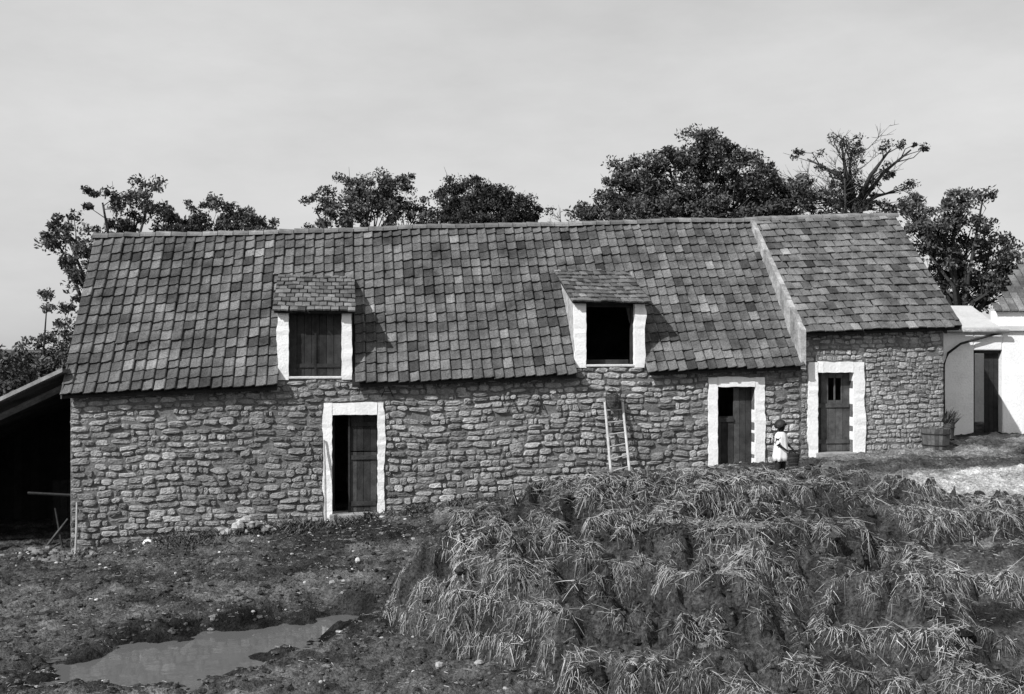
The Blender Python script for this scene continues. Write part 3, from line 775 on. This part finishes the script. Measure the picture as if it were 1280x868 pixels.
R=[.085,.078,.085,.036,.055,.078,.05];E=[(0,1),(1,2),(2,3),(3,4),(4,5),(5,6)]
hands=[]
for s in(-1,1):
    n=len(V)
    V+=[(s*.055,0,.46),(s*.06,-.01 if s>0 else .02,.27),(s*.055,.01 if s>0 else .05,.06),(s*.06,-.08 if s>0 else -.04,.03)]
    R+=[.062,.042,.027,.026];E+=[(0,n),(n,n+1),(n+1,n+2),(n+2,n+3)]
    n=len(V);wr=(s*.12,-.17,.55);hd=(s*.11,-.205,.53)
    V+=[(s*.10,0,.81),(s*.165,-.01,.66),wr,hd];R+=[.036,.027,.018,(.018,.012)];E+=[(2,n),(n,n+1),(n+1,n+2),(n+2,n+3)];hands.append(hd)
skin('body',V,E,R,M['skin'])
for si,hd in zip((-1,1),hands):
    hd=Vector(hd)
    vs=[];rr=[]
    for k in range(4):
        o=(k-1.5)*.010;l=[.9,1,.95,.78][k]
        vs+=[tuple(hd+Vector((o,.01,0))),tuple(hd+Vector((o,-.018*l,-.004))),tuple(hd+Vector((o,-.028*l,-.020))),tuple(hd+Vector((o,-.018*l,-.034)))];rr+=[.006,.006,.0055,.0045]
    vs+=[tuple(hd+Vector((-si*.012,.012,0))),tuple(hd+Vector((-si*.026,-.004,-.01))),tuple(hd+Vector((-si*.022,-.016,-.024)))];rr+=[.007,.006,.005]
    st=0
    for L_ in(4,4,4,4,3):
        skin('finger',vs[st:st+L_],[(i,i+1) for i in range(L_-1)],rr[st:st+L_],M['skin'],0,1);st+=L_
def loft(name,rings,m,K=28,fold=0.):
    vs=[];fs=[]
    for i,(cx_,cy_,z,rx,ry) in enumerate(rings):
        f=fold*i/len(rings)
        for j in range(K):
            an=2*math.pi*j/K;w=1+f*math.sin(an*7+i*.25)+f*.5*math.sin(an*11+1)
            vs.append((cx_+rx*w*math.cos(an),cy_+ry*w*math.sin(an),z+(random.uniform(-.006,.006) if i==len(rings)-1 else 0)))
    for i in range(len(rings)-1):
        for j in range(K):fs.append((i*K+j,i*K+(j+1)%K,(i+1)*K+(j+1)%K,(i+1)*K+j))
    o=mk(name,vs,fs,m,None,ch,True);s=o.modifiers.new('th','SOLIDIFY');s.thickness=.006;return o
loft('smock',[(0,0,.865,.045,.042),(0,0,.845,.085,.06),(0,0,.82,.122,.078),(0,0,.76,.12,.095),(0,0,.68,.118,.10),(0,0,.6,.126,.11),(0,0,.5,.14,.122),(0,0,.42,.15,.13),(0,0,.34,.158,.138)],M['dress'],36,.14)
for s in(-1,1):
    A=Acc();A.tube([(s*.085,0,.828),(s*.13,-.003,.77),(s*.158,-.008,.69),(s*.160,-.04,.645)],[.046,.052,.050,.043],14,1,False);A.make('sleeve',M['dress'],ch,True)
    A=Acc();A.tube([(s*.058,(-.0 if s>0 else .04)+.03,.035),(s*.06,(-.05 if s>0 else -.01),.035),(s*.062,(-.10 if s>0 else -.06),.028)],[.033,.034,.024],10);A.make('shoe',M['shoe'],ch,True)
    A=Acc();yk=-.01 if s>0 else .02;ya=.01 if s>0 else .05
    A.tube([(s*.056,0,.45),(s*.06,yk,.27),(s*.057,(yk+ya)/2-.0,.17),(s*.055,ya,.06)],[.072,.053,.046,.034],12);A.make('stocking',M['shoe'],ch,True)
vs=[];fs=[];R_=12;K=26
for i in range(R_):
    th=math.pi*.70*i/(R_-1)
    for j in range(K):
        an=2*math.pi*j/K;front=max(0,-math.sin(an))
        t2=th*(1-.42*front**1.5);rr=.103*(1+.06*math.sin(an*9+i)+random.uniform(-.04,.04))
        vs.append((rr*math.sin(t2)*math.cos(an),.006+rr*1.06*math.sin(t2)*math.sin(an),.985+rr*1.0*math.cos(t2)))
fs=[(i*K+j,i*K+(j+1)%K,(i+1)*K+(j+1)%K,(i+1)*K+j) for i in range(R_-1) for j in range(K)]
mk('hair',vs,fs,M['hair'],None,ch,True)
A=Acc()
for s in(-1,1):A.tube([(s*.03,-.083,.975),(s*.03,-.094,.975)],[.010,.004],8)
A.make('eyes',M['shoe'],ch,True)
A=Acc();A.tube([(0,-.085,.985),(0,-.103,.955),(0,-.088,.948)],[.006,.011,.006],7);
for s in(-1,1):A.tube([(s*.082,-.01,.985),(s*.092,0,.97),(s*.08,-.005,.945)],[.008,.012,.006],7)
A.make('nose_and_ears',M['skin'],ch,True)
A=Acc();A.tube([(-.02,-.083,.928),(0,-.09,.926),(.02,-.083,.928)],[.003,.005,.003],6);A.make('mouth',M['shoe'],ch,True)
A=Acc()
for i in range(8):
    z=.28+.20*i/7;r=.075+.03*i/7
    A.tube([(r*math.cos(t*math.pi/8),-.25+r*math.sin(t*math.pi/8),z) for t in range(17)],[.014]*17,5,random.uniform(.6,1.3),False)
A.tube([(.10*math.cos(t*math.pi/8),-.24,.46+.06*math.sin(t*math.pi/8)) for t in range(9)],[.008]*9,5)
A.add([(.075*math.cos(t*math.pi/6),-.25+.075*math.sin(t*math.pi/6),.282) for t in range(12)],[tuple(range(12))])
A.make('carried_basket',M['darkwood'],ch)
# ------------------------------------------------------------------ light, sky, camera
d=Vector((.76,.72,-.82)).normalized()
sun=bpy.data.lights.new('sun','SUN');sun.energy=5;sun.angle=math.radians(.5);sun.color=(1,1,1)
so=bpy.data.objects.new('sun',sun);sc.collection.objects.link(so);so.rotation_euler=d.to_track_quat('-Z','Y').to_euler()
w=bpy.data.worlds.new('World');sc.world=w;w.use_nodes=True;N=w.node_tree.nodes;L=w.node_tree.links
bg=N['Background'];sky=N.new('ShaderNodeTexSky');sky.sky_type='NISHITA';sky.sun_disc=False
sky.sun_elevation=math.asin(-d.z);sky.sun_rotation=math.atan2(-d.x,-d.y);sky.dust_density=2.5
bw=N.new('ShaderNodeRGBToBW');L.new(sky.outputs[0],bw.inputs[0])
pw=N.new('ShaderNodeMath');pw.operation='POWER';L.new(bw.outputs[0],pw.inputs[0]);pw.inputs[1].default_value=.16
sc_=N.new('ShaderNodeMath');sc_.operation='MULTIPLY';L.new(pw.outputs[0],sc_.inputs[0]);sc_.inputs[1].default_value=5.6
tc=N.new('ShaderNodeTexCoord');mp=N.new('ShaderNodeMapping');mp.inputs['Scale'].default_value=(1.3,1.3,3.6);mp.inputs['Rotation'].default_value=(.0,.2,0);L.new(tc.outputs['Generated'],mp.inputs[0])
nz=N.new('ShaderNodeTexNoise');nz.inputs['Scale'].default_value=2.8;nz.inputs['Detail'].default_value=8;nz.inputs['Roughness'].default_value=.58;L.new(mp.outputs[0],nz.inputs['Vector'])
mr=N.new('ShaderNodeMapRange');mr.inputs[1].default_value=.3;mr.inputs[2].default_value=.7;mr.inputs[3].default_value=.9;mr.inputs[4].default_value=1.1;L.new(nz.outputs[0],mr.inputs[0])
mu=N.new('ShaderNodeMath');mu.operation='MULTIPLY';L.new(sc_.outputs[0],mu.inputs[0]);L.new(mr.outputs[0],mu.inputs[1])
cc=N.new('ShaderNodeCombineColor')
for i in range(3):L.new(mu.outputs[0],cc.inputs[i])
L.new(cc.outputs[0],bg.inputs[0]);bg.inputs[1].default_value=.10
cam=bpy.data.cameras.new('camera');cam.sensor_width=36;cam.lens=F/1280*36;cam.clip_end=5000
co=bpy.data.objects.new('camera',cam);sc.collection.objects.link(co);co.location=(0,0,EYE);co.rotation_euler=(math.radians(90),0,0);sc.camera=co
sc.view_settings.view_transform='Standard';sc.view_settings.look='None';sc.view_settings.exposure=0
